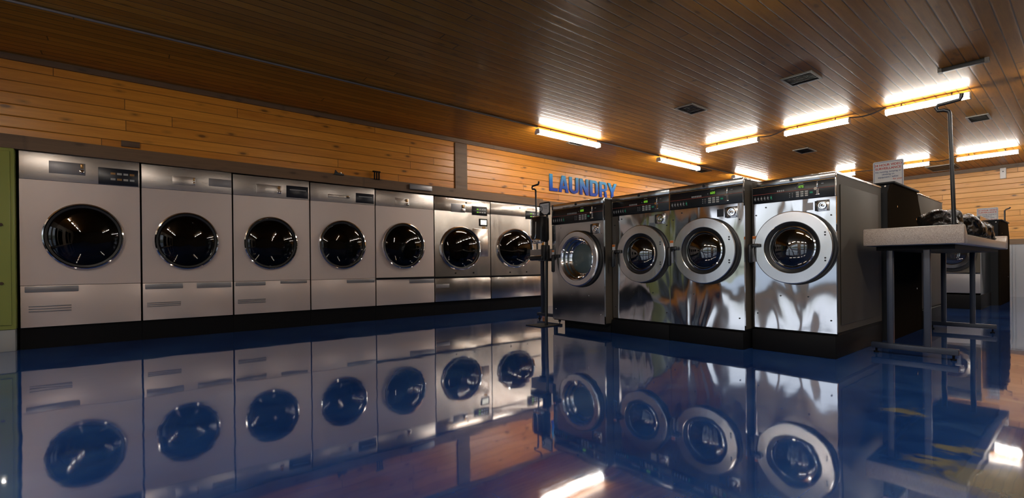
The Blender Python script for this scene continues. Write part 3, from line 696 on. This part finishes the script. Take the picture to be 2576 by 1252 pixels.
# ------------------------------------------------------------------ surveillance signs
def sign(x, yl, yr, z0, z1, label, full=True):
    w_ = yl-yr; h = z1-z0; t = thing('warning_sign', label, 'sign', (x, (yl+yr)/2, z0), -PI/2, 'surveillance signs')
    def rr(hw_, a0, a1, rad):
        pts = []
        for (cx, cz, s) in ((hw_-rad, a1-rad, 0), (-hw_+rad, a1-rad, 1), (-hw_+rad, a0+rad, 2), (hw_-rad, a0+rad, 3)):
            for k in range(5):
                a = PI/2*(s+k/4); pts.append((cx+rad*math.cos(a), cz+rad*math.sin(a)))
        return pts
    B().prism(rr(w_/2, 0, h, .015), 'y', 0, .004).done('board', 'sign', t)
    out, inn = rr(w_/2-.009, .009, h-.009, .012), rr(w_/2-.0125, .0125, h-.0125, .009)
    b = B(); n = len(out); A = [b.v((u, -.0006, v)) for u, v in out]; D = [b.v((u, -.0006, v)) for u, v in inn]
    for i in range(n): b.face([A[i], A[(i+1) % n], D[(i+1) % n], D[i]])
    b.done('border', 'sign_blue', t)
    k = w_/.27
    for body, s, m_, z, bd in (('24 HOUR VIDEO', .033, 'sign_red', .055, .0006), ('SURVEILLANCE', .034, 'sign_red', .093, .0006), ('No running, jumping or', .024, 'sign_blue', .126, .0003), ('climbing on', .024, 'sign_blue', .155, .0003), ('equipment / tables', .024, 'sign_blue', .185, .0003)):
        text(body, s*k, m_, t, 'lettering', (0, -.0012, h-z*k), R_FACE_Y, bold=bd, ext=.0004)
    text('for your', .024*k, 'sign_red', t, 'lettering', (w_*.46, -.0012, h-.213*k), R_FACE_Y, align='RIGHT', bold=.0003, ext=.0004)
    return t
a, c = at(2196, 412, 'x', 6.2), at(2273, 397, 'x', 6.2)
sign(6.2, a.y, c.y, 1.49, a.z+.012, 'larger white surveillance sign on the tall bulkhead, red and blue lettering')
a, c = at(2457, 526, 'x', 11.4), at(2511, 524, 'x', 11.4)
sign(11.4, a.y, c.y, 1.427, a.z+.01, 'smaller far surveillance sign above the black garbage bags')

# ------------------------------------------------------------------ folding tables
def rod(x, y, z0, z1, thing_parent, off, top=1.0):
    """hanging rod with its S shaped end"""
    pts = [(x, y, z0), (x, y+.02, z1-.02), (x, y+.025, z1), (x, y+.05, z1+.015), (x, y+.085, z1+.018), (x, y+.095, z1+.04), (x, y+.085, z1+.06), (x, y, z1+.066), (x, y-.035, z1+.07), (x, y-.042, z1+.085), (x, y-.045, z1+.11)]
    b = B(off); b.tube(pts, .0125, 10); return b
def table(x0, x1, y0, y1, label, feet, legs, ztop=.93, rod_y=None, rod_top=1.80, sp=.998):
    t = thing('folding_table', label, 'folding table', ((x0+x1)/2, (y0+y1)/2, 0), 0, 'speckled folding tables'); O = ((x0+x1)/2, (y0+y1)/2, 0)
    top = B(O).box(x0+.03, x1-.03, y0, y1, ztop-.07, ztop, .008).done('table_top', 'laminate', t)
    for s, xe in ((1, x0), (-1, x1)):
        b = B(O); b.prism([(xe, ztop-.068), (xe+s*.13, ztop-.070), (xe+s*.13, ztop+.004), (xe+s*.045, sp), (xe, sp)] if s > 0 else [(xe, ztop-.075), (xe, sp), (xe+s*.045, sp), (xe+s*.13, ztop+.004), (xe+s*.13, ztop-.072)], 'y', y0-.004, y1+.004, .009)
        b.done('end_lip', 'laminate', t)
    B(O).box(x0+.10, x1-.10, y0+.06, y1-.06, ztop-.105, ztop-.072).done('apron', 'black', t)
    for xf in feet:
        for yl in legs: B(O).box(xf-.022, xf+.022, yl-.02, yl+.02, .082, ztop-.106, .003).done('leg', 'legs', t)
        f = B(O).box(xf-.024, xf+.024, y0+.045, y1-.02, .040, .084, .004).done('foot_bar', 'legs', t)
        for yy in (y0+.075, y1-.05):
            b = B(O); b.cyl((xf, yy, 0), (xf, yy, .012), .018, 14); b.cyl((xf, yy, .012), (xf, yy, .041), .007, 10); b.done('levelling_foot', 'black', f)
    if rod_y is not None:
        rod(x0+.06, rod_y, ztop+.04, rod_top, t, O).done('hanging_rod', 'pole', t)
    return t
table(4.60, 7.25, .585, 1.175, 'speckled folding table with raised ends in front of the tall bulkhead', (4.72, 6.83), (1.03, .805), rod_y=.642, rod_top=1.83)
tl = table(4.30, 6.9, 4.40, 4.92, 'speckled folding table behind the dispenser stand and leftmost steel washer', (4.42, 6.5), (4.80, 4.55), ztop=.90, rod_y=4.84, rod_top=1.78, sp=.955)
# third rod
O = (12.75, 1.06, 0)
t = thing('hanging_rod_stand', 'thin black hooked rod rising behind the far bulkhead', 'hanging rod', O)
B(O).tube([(12.75, 1.06, .01), (12.75, 1.06, 1.68), (12.75, 1.04, 1.70), (12.75, 1.0, 1.715), (12.75, .985, 1.735)], .012, 10).done('rod', 'pole', t)
B(O).box(12.70, 12.80, 1.01, 1.11, 0, .012, .003).done('base', 'black', t)

# ------------------------------------------------------------------ garbage bags
def bag(cx, cy, cz, rx, ry, rz, seed, label, droop=0):
    from mathutils import noise as N
    b = B((cx, cy, cz)); bmesh.ops.create_icosphere(b.bm, subdivisions=5, radius=1)
    for v in b.bm.verts:
        p = v.co.copy(); d = p.normalized()
        n1 = N.noise(d*1.5+Vector((seed, 0, 0)))
        wz = Vector((d.x*4.2+n1, d.y*4.2, d.z*1.1+seed)); n2 = 1-abs(N.noise(wz))*2.2; n3 = 1-abs(N.noise(Vector((d.x*9, d.y*9, d.z*3-seed))))*2
        rr = .95+.24*n1+.055*n2+.015*n3
        q = Vector((d.x*rr*rx, d.y*rr*ry, max(d.z*rr, -.62)*rz))
        if q.z < -.5*rz: q.x *= 1.1; q.y *= 1.1
        v.co = q+Vector((0, 0, .62*rz))
    return tag(b.done('garbage_bag', 'bag', smooth=180), label, 'garbage bag', 'black garbage bags on the folding table')
bag(5.22, .80, .932, .25, .14, .150, 2.1, 'larger black garbage bag bulging above the table end beside the hooked rod')
bag(5.78, .72, .932, .24, .12, .135, 5.3, 'smaller crumpled black garbage bag toward the far end of the table')
bag(6.36, .71, .932, .22, .12, .115, 9.7, 'low sagging black garbage bag farthest along the table top')

# ------------------------------------------------------------------ dispenser stand in front of the left washer
O = (3.92, 4.262, 0)
t = thing('dispenser_stand', 'black dispenser on a floor stand beside the leftmost steel washer', 'dispenser stand', O)
B(O).box(3.77, 4.07, 4.118, 4.41, 0, .010, .003).done('base_plate', 'kiosk_cap', t)
B(O).cyl((3.92, 4.20, .010), (3.92, 4.175, 1.30), .019, 20).done('pole', 'pole', t)
d = B(O).box(3.80, 3.94, 4.14, 4.34, 1.02, 1.33, .03).done('dispenser_body', 'plastic', t)
B(O).box(3.795, 3.85, 4.16, 4.32, 1.0, 1.06, .015).done('chrome_nozzle', 'chrome', d)
b = B(O); pts = []
for k in range(21):
    a = PI*k/20; pts.append((3.797, 4.285+.045*math.cos(a), 1.12-.075*math.sin(a)))
b.tube([(3.797, 4.33, 1.29)]+pts+[(3.797, 4.235, 1.26)], .005, 8); b.done('chrome_trim', 'chrome', d)
B(O).box(3.83, 3.93, 4.13, 4.19, .80, .98, .008).done('lower_housing', 'plastic', t)
B(O).box(3.80, 3.93, 4.14, 4.38, .795, .855, .02).done('drip_tray', 'plastic', t)
B(O).cyl((3.93, 4.18, 1.30), (3.93, 4.18, 1.38), .014, 10).done('sign_post', 'pole', t)
s = B(O).box(3.905, 3.915, 4.105, 4.285, 1.34, 1.50, .012).done('sign_frame', 'plastic', t)
B(O).prism([(4.118, 1.375), (4.15, 1.352), (4.20, 1.352), (4.235, 1.375), (4.272, 1.40), (4.272, 1.485), (4.118, 1.485)], 'x', 3.902, 3.9045).done('sign_card', 'paper', s)
b = B(O); b.tube([(3.900, 4.255+.022*math.cos(q), 1.425+.03*math.sin(q)) for q in [2*PI*k/20 for k in range(21)]], .004, 6); b.done('card_ring', 'plastic', s)
b = B(O)
for k in range(3): b.box(3.9005, 3.902, 4.125+.01*k, 4.215, 1.455-.018*k, 1.460-.018*k)
b.done('card_lines', 'mark', s)

# ------------------------------------------------------------------ white box on the right wall
a, c = at(2518, 423, 'x', XF), at(2530, 448, 'x', XF)
t = thing('emergency_light', 'small white wall box high on the pale pine wall', 'wall box', (XF, (a.y+c.y)/2, (a.z+c.z)/2))
B().box(-.05, 0, -.045, .045, -.115, .105, .01).done('case', 'white', t)
B().cyl((-.056, 0, .03), (-.05, 0, .03), .013, 12).done('button', 'plastic', t)

# ------------------------------------------------------------------ LAUNDRY letters
def letter(ch, x0, x1, z0, label):
    w_, h, s = x1-x0, .31, .075; D = .006
    b = B((x0, YD, z0)); 
    def pr(p): b.prism([(x0+u, z0+v) for u, v in p], 'y', YD-D, YD+.012)
    def bowl(cx, cz, ro, ri, zo, zi, a0, a1, n=12):
        for k in range(n):
            p, q = a0+(a1-a0)*k/n, a0+(a1-a0)*(k+1)/n
            pr([(cx+ri*math.cos(p), cz+zi*math.sin(p)), (cx+ro*math.cos(p), cz+zo*math.sin(p)), (cx+ro*math.cos(q), cz+zo*math.sin(q)), (cx+ri*math.cos(q), cz+zi*math.sin(q))])
    if ch == 'L': pr([(0, 0), (w_, 0), (w_, .055), (s, .055), (s, h), (0, h)])
    if ch == 'A':
        ix = lambda z: s*.95+(w_/2-s*.95)*z/(h*.78)
        pr([(0, 0), (s*.95, 0), (w_/2, h*.78), (w_/2, h), (w_/2-s*.6, h)]); pr([(w_, 0), (w_/2+s*.6, h), (w_/2, h), (w_/2, h*.78), (w_-s*.95, 0)])
        pr([(ix(.065), .065), (w_-ix(.065), .065), (w_-ix(.12), .12), (ix(.12), .12)])
    if ch == 'U':
        pr([(0, .09), (s, .09), (s, h), (0, h)]); pr([(w_-s, .09), (w_, .09), (w_, h), (w_-s, h)]); bowl(w_/2, .09, w_/2, w_/2-s, .09, .04, PI, 2*PI)
    if ch == 'N': pr([(0, 0), (s*.95, 0), (s*.95, h*.55), (w_-s*.95, 0), (w_, 0), (w_, h), (w_-s*.95, h), (w_-s*.95, h*.45), (s*.95, h), (0, h)])
    if ch == 'D':
        pr([(0, 0), (s, 0), (s, h), (0, h)]); pr([(s, 0), (w_-.09, 0), (w_-.09, .055), (s, .055)]); pr([(s, h-.055), (w_-.09, h-.055), (w_-.09, h), (s, h)])
        bowl(w_-.09, .09, .09, .09-s*.95, .09, .035, -PI/2, 0); bowl(w_-.09, h-.09, .09, .09-s*.95, .09, .035, 0, PI/2); pr([(w_-s*.95, .09), (w_, .09), (w_, h-.09), (w_-s*.95, h-.09)])
    if ch == 'R':
        pr([(0, 0), (s, 0), (s, h), (0, h)]); pr([(s, h-.05), (w_-.08, h-.05), (w_-.08, h), (s, h)]); pr([(s, .12), (w_-.08, .12), (w_-.08, .17), (s, .17)])
        bowl(w_-.08, h-.095, .08, .08-s*.9, .095, .045, -PI/2, PI/2); pr([(w_-s*1.02, 0), (w_-.005, 0), (w_-.03, .119), (w_-s*1.12, .119)])
    if ch == 'Y': pr([(w_/2-s/2, 0), (w_/2+s/2, 0), (w_/2+s/2, .12), (w_, h), (w_-s*1.05, h), (w_/2, .205), (s*1.05, h), (0, h), (w_/2-s/2, .12)])
    tag(b.done('wall_letter', 'letter', smooth=0, merge=False), label, 'letter', 'blue LAUNDRY letters on the pine wall')
for ch, u0, u1, lb in (('L', 160, 305, 'blue letter L, first of the word on the pine wall'), ('A', 325, 500, 'blue letter A, second of the word on the pine wall'), ('U', 515, 680, 'blue letter U, third of the word on the pine wall'), ('N', 705, 860, 'blue letter N in the middle of the word on the pine wall'), ('D', 885, 1030, 'blue letter D just above the leftmost steel washer'), ('R', 1055, 1195, 'blue letter R, next to last of the word on the pine wall'), ('Y', 1205, 1365, 'blue letter Y, last of the word on the pine wall')):
    pa, pb = 1360+u0/7.156, 1360+u1/7.156
    letter(ch, at(pa, 455, 'y', YD).x, at(pb, 455, 'y', YD).x, 2.10, lb)
